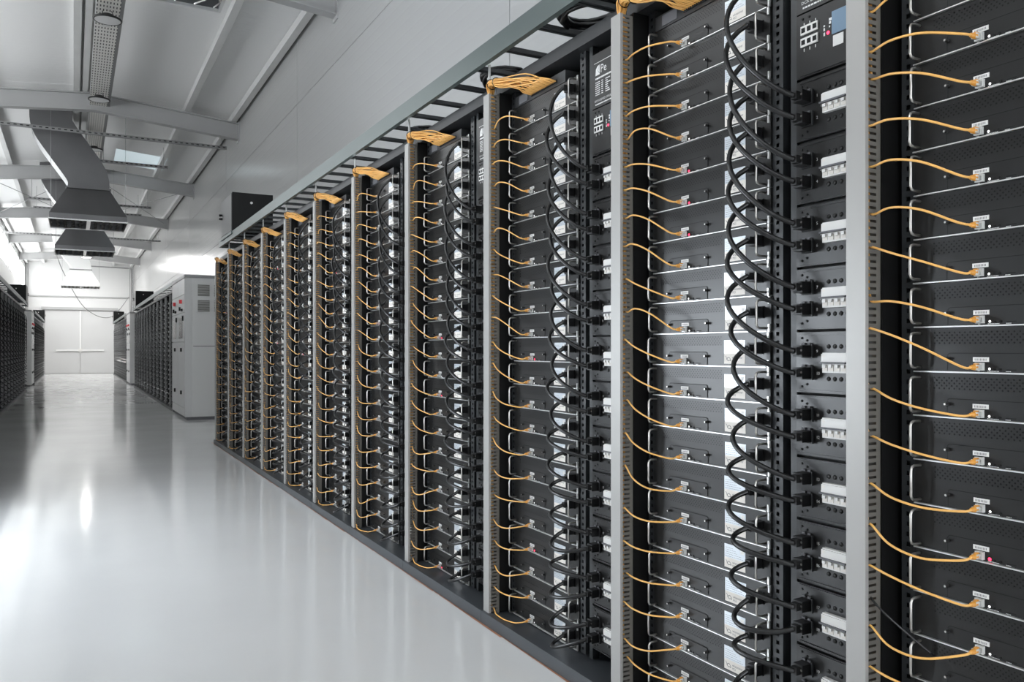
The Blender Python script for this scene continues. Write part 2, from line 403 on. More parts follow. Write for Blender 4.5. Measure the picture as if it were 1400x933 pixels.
# ------------------------------------------------------------------ rack row: dimensions
XD, XDB, XS, XB = 1.505, 1.555, 1.600, 2.38      # duct front, duct back, server fronts, rack back
SP = .0943                                       # server pitch
ZB0 = 2.044 - .0122                              # underside of the top server
RACK_Y = [1.180] + [2.073 + .9126 * n for n in range(10)]    # near edge of each rack's cable duct, nearest rack first
NR = len(RACK_Y)
def rack_name(k): return 'the nearest rack' if k == 0 else 'the %s nearest rack' % ORD[k]
def slot_words(k, i):
    if k == 0:
        if i < 2: return ['two above', 'just above'][i] + ' the topmost one in view'
        if i > 18: return ['just below', 'two below', 'three below'][i - 19] + ' the lowest one in view'
        return ORD[i - 2] + ' one down in view'
    return ORD[i] + ' one down'
def slot_adj(k, i):
    if k == 0:
        if i < 2: return ['highest', 'second highest'][i] + ' unseen'
        if i > 18: return ['third lowest', 'second lowest', 'lowest'][i - 19] + ' unseen'
        return ORD[i - 2] + ' visible'
    return ORD[i]

# ---- rack meshes (local: x = world X, y relative to duct near edge, z up)
Z_TOP0, Z_TOP1 = 2.200, 2.247
ZD0, ZD1 = .040, 2.189
def slotted_side(mb, y0, y1):
    """one wall of the duct with its row of slots"""
    xa, xb, xc, xd = XD + .003, XD + .0065, XD + .036, XDB
    mb.box(xa, xb, y0, y1, ZD0, ZD1); mb.box(xc, xd, y0, y1, ZD0, ZD1)
    p = .01467; z = ZD0; 
    while z < ZD1 - .002:
        mb.box(xb, xc, y0, y1, z, min(z + .0088, ZD1)); z += p
DW = .0485
duct_side_m = MB(); slotted_side(duct_side_m, 0, .0018); slotted_side(duct_side_m, DW - .0018, DW); duct_side_m.box(XDB - .002, XDB, 0, DW, ZD0, ZD1)
duct_side_m = duct_side_m.mesh('duct_body', 'ductside')
duct_cover_m = MB().prism([(XD, -.0006), (XD, DW + .0006), (XD + .010, DW + .0006), (XD + .010, DW - .0004), (XD + .0025, DW - .0012), (XD + .0025, .0012), (XD + .010, .0004), (XD + .010, -.0006)], 2, ZD0 - .004, ZD1 + .002).mesh('duct_cover', 'cover')
def rail_mesh(y0, y1, xf):
    """mounting rail with square cage-nut holes; hole column in the middle"""
    mb = MB(); w = .0098; c = (y0 + y1) / 2; t = .002
    mb.box(xf, xf + t, y0, c - w / 2, .05, 2.2); mb.box(xf, xf + t, c + w / 2, y1, .05, 2.2)
    z = .05; p = .0222
    while z < 2.19:
        mb.box(xf, xf + t, c - w / 2, c + w / 2, z, z + .0122); z += p
    mb.box(xf + .012, xf + .014, y0, y1, .05, 2.2, 1); mb.box(xf, xf + .03, y0 - .0015, y0, .05, 2.2); mb.box(xf, xf + .03, y1, y1 + .0015, .05, 2.2)
    return mb.mesh('mounting_rail', ['rail', 'dark'])
rail_l_m = rail_mesh(-.0470, -.0175, XS + .004); rail_r_m = rail_mesh(-.568, -.536, XS + .004)
def rack_meshes(pitch):
    e = -pitch + DW                                # far edge of the next (nearer) duct
    d = {}
    d['side_panel'] = MB().box(XDB, XB, -.004, .030, .05, 2.2).mesh('side_panel', 'rack')
    d['plinth'] = MB().box(XD - .012, XB, e + .002, DW, .0, .046).box(XD - .012, XD + .02, e + .002, DW, .046, .050).mesh('plinth', 'plinth')
    d['top_frame'] = MB().box(XS - .035, XS - .030, e + .001, DW - .001, Z_TOP0, Z_TOP1).box(XS - .03, XS + .25, e + .001, DW - .001, Z_TOP1 - .004, Z_TOP1 - .001).box(XS - .03, XS + .09, e + .001, DW - .001, Z_TOP0, Z_TOP0 + .004).mesh('top_frame', 'rackf')
    d['back_panel'] = MB().box(XB - .02, XB, e + .03, -.004, .05, 2.2).mesh('back_panel', 'rack')
    d['centre_post'] = MB().box(XS + .002, XS + .03, -.6170, -.5975, .05, 2.2).box(XS + .05, XS + .06, -.5975, -.57, .05, 2.2, 1).mesh('centre_post', ['rail', 'dark'])
    d['edge_strip'] = MB().box(XDB + .002, XDB + .012, e, e + .016, .05, 2.2).box(XDB + .012, XS + .06, e, e + .004, .05, 2.2).mesh('edge_strip', 'rackf')
    return d
RM_A, RM_B = rack_meshes(.894), rack_meshes(.9126)

# ---- server meshes (origin: face plane, left edge, underside; y runs negative to the right)
SW, SH = .483, .0935
def rrect_line(mb, pts, w, x, mi=0):
    for a, b in zip(pts[:-1], pts[1:]):
        dy, dz = b[0] - a[0], b[1] - a[1]; L = math.hypot(dy, dz); nx, nz = -dz / L * w / 2, dy / L * w / 2
        mb.quad([(x, a[0] + nx, a[1] + nz), (x, b[0] + nx, b[1] + nz), (x, b[0] - nx, b[1] - nz), (x, a[0] - nx, a[1] - nz)], mi)
def handle(y):
    pts = [(0, y, .010), (-.022, y, .010), (-.029, y, .0125), (-.032, y, .019), (-.032, y, .074), (-.029, y, .0805), (-.022, y, .083), (0, y, .083)]
    return MB().tube(pts, .0031, 6).mesh('handle', 'steel', True)
handle_l_m, handle_r_m = handle(-.013), handle(-.462)
def body_mesh(full):
    mb = MB()
    if not full:
        mb.box(0, .62, -SW, 0, .003, SH - .001); return mb.mesh('chassis', 'server')
    # front sheet with a real perforated field, then the box behind
    hy0, hy1, hz0, hz1 = -.041, -.041 - 24 * .0110, .0585, .0585 + 5 * .0055
    t = 0.0
    mb.quad([(t, 0, .003), (t, -SW, .003), (t, -SW, hz0), (t, 0, hz0)][::-1]); mb.quad([(t, 0, hz1), (t, -SW, hz1), (t, -SW, SH), (t, 0, SH)][::-1])
    mb.quad([(t, 0, hz0), (t, hy0, hz0), (t, hy0, hz1), (t, 0, hz1)][::-1]); mb.quad([(t, hy1, hz0), (t, -SW, hz0), (t, -SW, hz1), (t, hy1, hz1)][::-1])
    r = .0019
    for row in range(5):
        za, zb = hz0 + row * .0055, hz0 + (row + 1) * .0055; zc = (za + zb) / 2
        off = .0055 if row % 2 else 0
        if off: mb.quad([(t, hy0, za), (t, hy0 - off, za), (t, hy0 - off, zb), (t, hy0, zb)][::-1])
        n = 24 - (1 if off else 0)
        for c in range(n):
            ya = hy0 - off - c * .011; yb = ya - .011; yc = (ya + yb) / 2
            ring = [(t, yc + r * math.cos(math.pi / 4 + k * math.pi / 4), zc + r * math.sin(math.pi / 4 + k * math.pi / 4)) for k in range(8)]
            o = len(mb.v); mb.v += [(t, ya, zb), (t, yb, zb), (t, yb, za), (t, ya, za)] + ring   # corners at 45,135,225,315
            R0 = o + 4
            # between corner k (ring index 2k) and corner k+1 (ring index 2k+2)
            for k in range(4):
                a, b2 = o + k, o + (k + 1) % 4
                i0, i1, i2 = R0 + (2 * k) % 8, R0 + (2 * k + 1) % 8, R0 + (2 * k + 2) % 8
                mb.f.append((a, i0, i1, i2, b2)); mb.m.append(0)
        if off: mb.quad([(t, hy0 - off - n * .011, za), (t, hy1, za), (t, hy1, zb), (t, hy0 - off - n * .011, zb)][::-1])
    b = len(mb.v)
    mb.quad([(.004, hy0, hz0), (.004, hy1, hz0), (.004, hy1, hz1), (.004, hy0, hz1)][::-1], 1)
    # box walls
    mb.quad([(0, 0, SH), (0, -SW, SH), (.62, -SW, SH), (.62, 0, SH)][::-1]); mb.quad([(0, 0, .003), (.62, 0, .003), (.62, -SW, .003), (0, -SW, .003)][::-1])
    mb.quad([(0, 0, .003), (0, 0, SH), (.62, 0, SH), (.62, 0, .003)][::-1]); mb.quad([(0, -SW, .003), (.62, -SW, .003), (.62, -SW, SH), (0, -SW, SH)][::-1])
    mb.quad([(.62, 0, .003), (.62, 0, SH), (.62, -SW, SH), (.62, -SW, .003)][::-1])
    return mb.mesh('chassis', ['server', 'dark'])
SM = {}
SM['chassis'] = body_mesh(True); chassis_lo = body_mesh(False)
SM['bottom_lip'] = MB().prism([(-.006, 0), (.02, 0), (.02, .003), (-.0045, .003), (-.006, .0022)], 1, -SW + .012, -.001).mesh('bottom_lip', 'lip')
ap = MB(); yl, yr, zt = -.076, -.244, .0405
arc = [(yl, .004)] + [(yl - .006 + .006 * math.cos(a), zt - .006 + .006 * math.sin(a)) for a in (0, .5, 1.05, 1.57)] + [(yr + .006 - .006 * math.sin(a), zt - .006 + .006 * math.cos(a)) for a in (0, .5, 1.05, 1.57)] + [(yr, .004)]
ap.quad([(-.0012, y, z) for y, z in arc][::-1]); n0 = len(arc)
rrect_line(ap, arc, .0016, -.0014, 1)
for (a, b) in zip(arc[:-1], arc[1:]): ap.quad([(-.0012, *a), (-.0012, *b), (.0, *b), (.0, *a)])
SM['access_panel'] = ap.mesh('access_panel', ['server2', 'dark'])
def screw(y): return MB().tube([(-.0012, y, .029), (-.012, y, .029)], .0036, 8).disc((-.0121, y, .029), .0022, 0, 8, 1).mesh('thumb_screw', ['screw', 'steel'])
screw_l_m, screw_r_m = screw(yl - .001), screw(yr + .001)
nl = MB().box(-.0030, -.0012, -.163, -.131, .0235, .0325)
for k in range(9): nl.box(-.0032, -.003, -.135 - k * .0028, -.1362 - k * .0028, .0255, .0300, 1)
SM['barcode_label'] = nl.mesh('barcode_label', ['white', 'ink'])
SM['network_port'] = MB().box(-.0090, -.0012, -.154, -.138, .0060, .0215).box(-.0094, -.009, -.1515, -.1405, .0085, .0175, 1).mesh('network_port', ['clear', 'dark'])
st = MB().disc((-.0017, -.164, .0095), .0026, 0, 8, 0)
SM['status_light'] = st.mesh('status_light', 'wled'); led_red_m = MB().disc((-.0017, -.164, .0095), .0034, 0, 8, 0).mesh('status_light', 'red')
bt = MB().tube([(-.001, -.174, .0085), (-.003, -.174, .0085)], .0023, 8).tube([(-.001, -.185, .0085), (-.003, -.185, .0085)], .0026, 8)
bt.box(-.0016, -.001, -.197, -.216, .0068, .0092)
for a, b in ((-.140, -.146), (-.160, -.186), (-.196, -.207)):
    for k in range(int(abs(b - a) / .0026)): bt.box(-.00155, -.00125, a - k * .0026, a - k * .0026 - .0018, .0042, .0054, 1)
SM['buttons_and_slot'] = bt.mesh('buttons_and_slot', ['dark', 'print'])
# rating sticker: foil upper half, cream lower half with maker's mark
sk = MB(); sy0, sy1, sz0, sz1, szm = -.3125, -.392, .0085, .0735, .0370
sk.box(-.0008, 0, sy1, sy0, szm, sz1, 0); sk.box(-.0008, 0, sy1, sy0, sz0, szm, 1)
for r in range(5):
    z = sz1 - .010 - r * .0058
    L = (.030, .040, .045, .062, .070)[r]
    k = 0; x = 0
    while x < L:
        w = (.006, .004, .009, .005)[(k + r) % 4]; sk.quad([(-.0010, sy0 - .004 - x, z), (-.0010, sy0 - .004 - min(x + w, L), z), (-.0010, sy0 - .004 - min(x + w, L), z + .0010), (-.0010, sy0 - .004 - x, z + .0010)][::-1], 2); x += w + .0018; k += 1
sk.quad([(-.0010, sy1 + .018, sz1 - .018), (-.0010, sy1 + .005, sz1 - .018), (-.0010, sy1 + .005, sz1 - .005), (-.0010, sy1 + .018, sz1 - .005)][::-1], 3)
lg = [(sy0 - .005, .0300), (sy0 - .009, .0265), (sy0 - .0105, .0205), (sy0 - .016, .0165), (sy0 - .022, .0185), (sy0 - .026, .0165), (sy0 - .0245, .0220), (sy0 - .019, .0265), (sy0 - .013, .0250), (sy0 - .012, .0205)]
rrect_line(sk, lg, .0016, -.0010, 2)
add_text(sk, 'whatsminer', .010, -.0010, sy0 - .031, .0225, .040, 2); add_text(sk, 'M53', .009, -.0010, sy0 - .031, .0135, .013, 2)
SM['rating_sticker'] = sk.mesh('rating_sticker', ['foil', 'paper', 'ink', 'white'])
sticker_lo = MB().box(-.0008, 0, sy1, sy0, szm, sz1, 0).box(-.0008, 0, sy1, sy0, sz0, szm, 1).mesh('rating_sticker', ['foil', 'paper'])
SM['power_inlet'] = MB().box(-.003, 0, -.458, -.428, .036, .068).box(-.0034, -.003, -.455, -.431, .039, .065, 1).mesh('power_inlet', ['rack', 'dark'])
SM['ear_bracket'] = MB().box(-.006, -.001, -.481, -.476, .0, .020).box(-.006, -.001, -.481, -.476, .074, .0925).box(-.0012, 0, -.483, -.470, .0, .0925, 1).mesh('ear_bracket', ['lip', 'server2'])

JACK_Y, JACK_Z = -.146, .0125
PORT_Z = 2.146
plug_eth = MB()
plug_eth.box(-.024, -.0095, -.1515, -.1405, .0080, .0175, 1)
plug_eth.tube([(-.034, -.146, .0125), (-.021, -.146, .0128), (-.0185, -.146, .0128)], [.0042, .0064, .0064], 8, 0)
plug_eth.box(-.021, -.011, -.149, -.143, .0176, .0205, 0)
PLUG_ETH = plug_eth.mesh('plug', ['plug_o', 'clear'], True)
plug_pw = MB().box(-.030, -.0036, -.456, -.430, .038, .066).box(-.044, -.030, -.451, -.435, .043, .061)
PLUG_PW = plug_pw.mesh('server_plug', 'plugb')

# ---- power distribution unit meshes (origin: panel face plane XS, rack reference y, z of breaker 1 centre = 0)
PY0, PY1 = -.6175, -.834
PP = .1565; PZ0 = CAM_Z + .594
def pdu_plate():
    mb = MB(); h = PP / 2
    mb.box(0, .03, PY1, PY0, -h + .0035, h - .0035)
    mb.box(-.0035, 0, PY1 + .002, PY0 - .012, h - .0105, h - .006); mb.box(-.0035, 0, PY1 + .002, PY0 - .012, -h + .006, -h + .0105)
    mb.box(.012, .03, PY1, PY0, h - .0035, h + .0035, 1)
    for y, z in ((PY0 - .018, h - .018), (PY0 - .034, h - .024), (PY0 - .018, -h + .018), (PY0 - .034, -h + .024)):
        mb.tube([(0, y, z), (-.002, y, z)], .0030, 8, 1)
    return mb.mesh('module_plate', ['server', 'dark'])
PDU_PLATE = pdu_plate()
BY = PY0 - .090
def breaker():
    mb = MB()
    mb.box(-.012, 0, BY - .072, BY, -.024, .024); mb.box(-.016, -.012, BY - .072, BY, .001, .021)
    for k in range(4):
        y = BY - .009 - k * .018
        mb.box(-.0135, -.012, y - .0065, y + .0065, -.020, -.006, 1); mb.box(-.0185, -.0135, y - .0045, y + .0045, -.012, -.005)
    mb.box(-.021, -.0125, BY - .072, BY + .003, -.0022, .0018, 2)
    mb.box(-.0162, -.016, BY - .010, BY - .004, .014, .018, 1)
    return mb.mesh('breaker', ['white', 'paper', 'ink'])
BREAKER = breaker()
kb = MB()
for z in (.039, -.039):
    for k in range(4): kb.tube([(0, BY - .009 - k * .018, z), (-.0022, BY - .009 - k * .018, z)], [.0058, .0046], 10)
KNOCK = kb.mesh('blanking_plugs', 'server2', True)
SOCK_Y = PY0 - .036
def socket():
    mb = MB(); mb.box(-.004, 0, SOCK_Y - .017, SOCK_Y + .017, -.017, .017); mb.box(-.0095, -.004, SOCK_Y - .021, SOCK_Y - .018, -.017, .017, 1); mb.box(-.0065, -.004, SOCK_Y - .012, SOCK_Y - .004, .0155, .0205, 2); mb.box(-.0065, -.004, SOCK_Y + .004, SOCK_Y + .014, .0155, .0205, 2); return mb.mesh('socket', ['rack', 'rackf', 'ink'])
SOCKET = socket()
SOCK_Z = (.028, -.026)
plug_pd = MB().box(-.036, -.004, SOCK_Y - .0145, SOCK_Y + .0145, -.0135, .0135).box(-.050, -.036, SOCK_Y - .009, SOCK_Y + .009, -.009, .009).disc((-.037, SOCK_Y - .012, .002), .003, 0, 8, 1)
PLUG_PD = plug_pd.mesh('unit_plug', ['plugb', 'steel'])
def num_print(j):
    mb = MB()
    for q in range(2): add_text(mb, str(2 * j + q + 1), .0105, -.0006, SOCK_Y - .026, SOCK_Z[q] - .004)
    add_text(mb, '%d-%d' % (2 * j + 1, 2 * j + 2), .0085, -.0006, BY + .016, -.003)
    return mb.mesh('numbering', 'print')
NUMS = [num_print(j) for j in range(11)]
def control():
    z0, z1 = PZ0 + PP / 2 + .004, 1.972; zc = 1.918 - PZ0
    a, b = z0 - PZ0, z1 - PZ0
    parts = {}
    parts['control_plate'] = MB().box(0, .03, PY1, PY0, a, b).tube([(0, PY0 - .02, b - .012), (-.002, PY0 - .02, b - .012)], .003, 8, 1).tube([(0, PY0 - .04, b - .012), (-.002, PY0 - .04, b - .012)], .003, 8, 1).box(-.0035, 0, PY1 + .002, PY0 - .012, a + .004, a + .009).mesh('control_plate', ['server', 'dark'])
    pt = MB()
    for r, zz in ((0, .012), (1, -.018)):
        pt.box(-.004, 0, PY0 - .068, PY0 - .016, zc + zz - .011, zc + zz + .011)
        for k in range(3):
            y = PY0 - .0245 - k * .0175; pt.box(-.0044, -.004, y - .0058, y + .0058, zc + zz - .006, zc + zz + .006, 1)
            pt.box(-.0006, 0, y - .001, y + .001, zc + zz + (.014 if r == 0 else -.022), zc + zz + (.019 if r == 0 else -.0145), 0)
    parts['network_ports'] = pt.mesh('network_ports', ['white', 'dark'])
    yl = PY0 - .110
    parts['screen'] = MB().box(-.003, 0, yl - .052, yl, zc - .026, zc + .028).mesh('screen', 'lcd')
    parts['screen_bar'] = MB().box(-.0034, -.003, yl - .054, yl - .047, zc - .006, zc + .026).mesh('screen_bar', 'pinklcd')
    parts['sticker'] = MB().box(-.001, 0, yl - .032, yl - .002, zc - .056, zc - .030).mesh('sticker', 'white')
    parts['alarm_light'] = MB().disc((-.0015, yl + .012, zc - .018), .0045, 0, 10).mesh('alarm_light', 'red')
    mk = MB()
    for (y, z, w, h) in ((.026, .0, .004, .004), (.026, -.010, .004, .007), (.026, -.022, .004, .008), (.010, .010, .008, .006), (.010, .002, .006, .006), (.010, -.006, .003, .004)):
        mk.box(-.0008, 0, yl + y - w, yl + y, zc + z, zc + z + h)
    parts['markings'] = mk.mesh('markings', 'print')
    # title plate above
    t0, t1 = 1.976 - PZ0, 2.165 - PZ0
    tp = MB().box(0, .02, PY1, PY0, t0, t1)
    parts['title_plate'] = tp.mesh('title_plate', 'server')
    tx = MB(); y0 = PY0 - .020; x = -.0006
    tx.box(x, 0, PY1 + .01, y0 + .008, 2.131 - PZ0, 2.1325 - PZ0)
    zl = 2.088 - PZ0
    tx.quad([(x, y0 - .0, zl), (x, y0 - .026, zl), (x, y0 - .026, zl + .034), (x, y0 - .013, zl + .032), (x, y0 - .003, zl + .022)][::-1])
    rrect_line(tx, [(y0 - .024, zl + .033), (y0 - .015, zl + .016), (y0 - .025, zl + .004)], .0014, x - .0002, 1)
    add_text(tx, 'Pe', .040, x, y0 - .030, zl + .004, .036)
    def bars(z, L, h, seed):
        rr = random.Random(seed); yy = 0
        while yy < L:
            w = rr.uniform(.004, .010); tx.box(x, 0, y0 - min(yy + w, L), y0 - yy, z, z + h); yy += w + .0022
    bars(2.074 - PZ0, .15, .0055, 1)
    for r in range(7):
        bars(2.062 - r * .0072 - PZ0, .028, .0030, 10 + r)
        tx.box(x, 0, y0 - .045, y0 - .036, 2.062 - r * .0072 - PZ0, 2.065 - r * .0072 - PZ0); 
        rr = random.Random(r); tx.box(x, 0, y0 - .06 - rr.uniform(.01, .03), y0 - .06, 2.062 - r * .0072 - PZ0, 2.065 - r * .0072 - PZ0)
    add_text(tx, 'DCX LIQUID COOLING', .0105, x, y0 + .004, 1.990 - PZ0 + .006, .118)
    bars(1.985 - PZ0, .12, .0040, 3)
    parts['title_print'] = tx.mesh('title_print', ['print', 'server'])
    return parts
CONTROL = control()

# ---- network switch on top
sw_body = MB().box(0, .25, -.44, -.055, 2.128, 2.172).box(-.002, 0, -.16, -.09, 2.134, 2.166, 1).mesh('switch_body', ['rackf', 'ink'])
sp = MB()
for k in range(22): sp.box(-.004, 0, -.190 - k * .0088 - .0068, -.190 - k * .0088, PORT_Z - .006, PORT_Z + .006)
sw_ports = sp.mesh('port_block', 'dark')

# ------------------------------------------------------------------ build the near row
POW, ETH = [], []
for k, RY_ in enumerate(RACK_Y):
    full = k < 6; rn = rack_name(k)
    rk = thing('equipment_rack', 'black equipment rack with grey slotted cable duct, %s of the long right-hand row' % rn[4:], 'rack', (0, RY_, 0), 'racks of the long right-hand row')
    for n_, me in (RM_A if k == 1 else RM_B).items():
        put(n_, me, rk)
    put('mounting_rail', rail_l_m, rk); put('mounting_rail', rail_r_m, rk)
    dc = put('cable_duct', duct_side_m, rk); dc['label'] = 'grey plastic slotted cable duct'
    put('duct_cover', duct_cover_m, dc)
    sw = thing('network_switch', 'black network switch on top of the servers in %s' % rn, 'switch', (XS, RY_, 0), 'network switches')
    put('switch_body', sw_body, sw); put('port_block', sw_ports, sw)
    # power distribution unit
    pd = thing('power_distribution_unit', 'black power distribution panel with white breakers, right side of %s' % rn, 'power unit', (XS, RY_, PZ0), 'power distribution panels')
    for n_, me in CONTROL.items():
        if k > 5 and n_ in ('markings', 'sticker', 'screen_bar'): continue
        put(n_, me, pd)
    for j in range(11):
        pl = put('module_plate', PDU_PLATE, pd, (0, 0, -j * PP))
        put('breaker', BREAKER, pl)
        if k < 4:
            put('blanking_plugs', KNOCK, pl); put('numbering', NUMS[j], pl)
        if k < 8:
            for q in range(2): put('socket', SOCKET, pl, (0, 0, SOCK_Z[q]))
    wob = [random.uniform(-.02, .02) for _ in range(5)]
    for i in range(22):
        zb = ZB0 - i * SP
        jy = random.uniform(-.0015, .0015)
        red = (k, i) in {(0, 14), (1, 5), (1, 6), (2, 18), (3, 9), (5, 4), (7, 9), (9, 3), (10, 5)} or (k > 0 and random.random() < .03)
        sv = thing('rack_server', 'black rack server with steel handles, %s server in %s' % (slot_adj(k, i), rn), 'server', (XS + random.uniform(-.001, .001), RY_ - .050 + jy, zb), 'rack servers of the right-hand row')
        put('chassis', SM['chassis'] if full else chassis_lo, sv)
        put('handle', handle_l_m, sv); put('handle', handle_r_m, sv)
        put('bottom_lip', SM['bottom_lip'], sv)
        put('network_port', SM['network_port'], sv); put('barcode_label', SM['barcode_label'], sv)
        put('rating_sticker', SM['rating_sticker'] if full else sticker_lo, sv)
        if full:
            a = put('access_panel', SM['access_panel'], sv)
            put('thumb_screw', screw_l_m, a); put('thumb_screw', screw_r_m, a)
            put('buttons_and_slot', SM['buttons_and_slot'], a)
            put('ear_bracket', SM['ear_bracket'], sv); put('power_inlet', SM['power_inlet'], sv)
        put('status_light', led_red_m if red else SM['status_light'], sv)
        # --- orange network cable: jack -> duct slot -> up inside duct -> bundle -> switch
        yj = jy - .050 + JACK_Y; zj = zb + JACK_Z - RY_ * 0
        f = i / 21
        base = .012 + .055 * math.sin(math.pi * min(1, f * 1.25)) - .05 * max(0, f - .55)
        zs = zb + JACK_Z + base + random.uniform(-.018, .018)
        zs = ZD0 + .01467 * round((zs - ZD0 - .0118) / .01467) + .0118
        zs = max(ZD0 + .0118 + .01467, min(2.15, zs))
        sag = random.uniform(-.010, .012) + (.022 * (1 - f) if f < .45 else -.020 * f) * random.uniform(.3, 1.3)
        xo = random.uniform(.0, .012)
        tip = Vector((XS - .033, yj, zb + JACK_Z))
        slot = Vector((XD + .019 + random.uniform(-.006, .008), -.006, zs))
        p1 = tip + Vector((-.012 - xo, .012, sag * .25))
        m1 = tip.lerp(slot, .40) + Vector((-.022 - xo, 0, sag)); m2 = tip.lerp(slot, .75) + Vector((-.014 - xo * .5, 0, sag * .9))
        ins = Vector((XD + .012 + (i % 5) * .0055, .012 + (i // 5) * .0058, zs + .03))
        outer = [tip, p1, m1, m2, slot, Vector((slot.x, .004, zs + .002))]
        path = catmull(outer, 7 if k < 4 else (5 if k < 7 else 3))
        if zs < 2.12: path += [ins, Vector((ins.x, ins.y, 2.165))]
        a0 = (i - 10.5) / 21
        ring = (i * 2.399); rr = .0195 * math.sqrt((i + .5) / 22)
        cx, cz = rr * math.cos(ring), rr * math.sin(ring)
        port_y = -.1935 - (i * .0088)
        w_ = random.uniform(-.006, .006)
        bun = [Vector((ins.x, ins.y, 2.175)), Vector((XD + .020 + cx * .8, .022 + cz * .7, 2.206 + cz * .3)), Vector((XD + .010 + cx, .002 + cz * .8, 2.228 + cz * .7)),
               Vector((XD + .008 + cx * .75, -.040, 2.226 + cz * .75)), Vector((XD + .014 + cx, -.095, 2.208 + cz * 1.1)), Vector((XD + .034 + cx + w_, -.10 + (port_y + .04) * .45, 2.186 + cz * .9 - .012 * (1 - i / 21) + w_)),
               Vector((XS - .034 + w_ * .5, port_y + .016, PORT_Z + .010)), Vector((XS - .003, port_y, PORT_Z))]
        path += catmull(bun, 4 if k < 5 else 2)
        for p_ in path: p_.z = max(p_.z, .0545)
        cb = thing('network_cable', 'orange network cable plugged into the %s server in %s' % (slot_adj(k, i), rn), 'cable', (0, RY_, 0), 'orange network cables')
        put('cord', MB().tube(path, .00265, 6 if k < 3 else 5 if k < 5 else 4).mesh('cord', 'orange', True), cb)
        put('plug', PLUG_ETH, cb, (XS, -.050 + jy, zb))
        # --- black power cable
        j, q = divmod(i, 2)
        ze = PZ0 - j * PP + SOCK_Z[q]
        P0 = Vector((XS - .043, -.050 + jy - .443, zb + .052)); P1 = Vector((XS - .049, SOCK_Y, ze))
        dz = P0.z - P1.z
        a = random.uniform(.85, 1.2)
        if (k, i) == (5, 21): dz += 0
        t0 = Vector((-.27 * a - .10 * abs(dz), .21 * a, -.10 - .55 * max(0, dz))); t1 = Vector((.13 + .25 * abs(dz), -.10 - .15 * max(0, dz), -.03 - .15 * dz))
        if dz < .03: t0 = Vector((-.27 * a, .14, -.16 - random.uniform(0, .06))); t1 = Vector((.16, -.14, .09))
        pth = hermite(P0, t0, P1, t1, 16 if k < 4 else 11 if k < 7 else 8)
        for p_ in pth: p_.z = max(p_.z, .0585)
        pc = thing('power_cable', 'black power cable looping from the %s server in %s' % (slot_adj(k, i), rn), 'cable', (0, RY_, 0), 'black power cables')
        put('cord', MB().tube(pth, .0068, 8 if k < 4 else 6, caps=False).mesh('cord', 'cable', True), pc)
        put('server_plug', PLUG_PW, pc, (XS, -.050 + jy, zb)); put('unit_plug', PLUG_PD, pc, (XS, 0, ze))
    # cable ties around the bundle
    if k > 0:
        for t, (yy, zz, ax) in enumerate(((-.004, 2.2285, 0), (-.052, 2.2225, 0))):
            loop = [Vector((XD + .011 + .0215 * math.cos(a), yy, zz + .0205 * math.sin(a))) for a in [2 * math.pi * q / 12 for q in range(12)]]
            tag(put('cable_tie', MB().tube(loop, .0018, 4, closed=True).mesh('cable_tie', 'cable'), None, (0, RY_, 0)), 'black tie around the orange cable bundle above %s, %s the duct' % (rn, 'over' if t == 0 else 'further from'), 'cable tie', 'cable ties')
# one loose black lead hanging across the nearest rack
c0 = RACK_Y[0]
tag(put('loose_lead', MB().tube(hermite((XD + .02, c0 + .004, .60), (-.06, -.10, -.05), (XS - .004, c0 - .095, .492), (.05, -.06, -.06), 12), .0026, 6).mesh('loose_lead', 'cable', True)), 'thin black lead leaving the lower slotted duct of the nearest rack', 'cable')

# rust line along the plinth
rb = MB(); y = .6
while y < 10.3:
    L = random.uniform(.2, .9); w = random.uniform(.004, .012)
    rb.quad([(XD - .013 - w, y, .0012), (XD - .013, y, .0012), (XD - .013, y + L, .0012), (XD - .013 - w * .4, y + L, .0012)]); y += L
o = put('trim_1', rb.mesh('rust_line', 'rust')); o['kind'] = 'structure'

# ------------------------------------------------------------------ cable ladders above the rows
def ladder(name, label, xa, xb, y0, y1, zb, posts, step=.254, hang=()):
    t = thing(name, label, 'cable tray', ((xa + xb) / 2, y0, zb)); o = ((xa + xb) / 2, y0, zb)
    sd = 1 if xb > xa else -1
    def P(n_, mb, m): return put(n_, rel(mb, o).mesh(n_, m), t)
    for x, s2 in ((xa, sd), (xb, -sd)):
        prof = [(x, zb), (x + s2 * .022, zb), (x + s2 * .022, zb + .003), (x + s2 * .003, zb + .003), (x + s2 * .003, zb + .077), (x + s2 * .018, zb + .077), (x + s2 * .018, zb + .080), (x, zb + .080)]
        P('side_rail', MB().prism(prof, 1, y0, y1), 'tray')
    lo, hi = min(xa, xb) + .004, max(xa, xb) - .004
    rg = MB().box(lo - o[0], hi - o[0], -.016, -.004, 0, .016).box(lo - o[0], hi - o[0], .004, .016, 0, .016).box(lo - o[0], hi - o[0], -.004, .004, .010, .016).mesh('rung', 'rung')
    y = y0 + .12
    while y < y1 - .02:
        put('rung', rg, t, (0, y - y0, .008)); y += step
    put('end_bar', MB().box(lo - o[0], hi - o[0], -.01, .01, .0, .05).mesh('end_bar', 'tray'), t, (0, y1 - y0 - .012, 0))
    for (x, y, z0, z1) in posts:
        P('support_rod', MB().tube([(x, y, z0), (x, y, z1)], .006, 6), 'lip')
    for y in hang:
        P('hanger_rod', MB().tube([(xa + sd * .012, y, zb + .06), (xa + sd * .012, y, roof_z(xa) - .10)], .005, 6), 'strut')
    return t
LZ = 2.298
ladder('cable_ladder', 'grey-green cable ladder running above the long right-hand rack row', 1.464, 1.90, .4, 9.75, LZ,
       [(1.52, y + .0, 2.19, LZ + .02) for y in [RACK_Y[q] + .024 for q in range(1, 10)]])
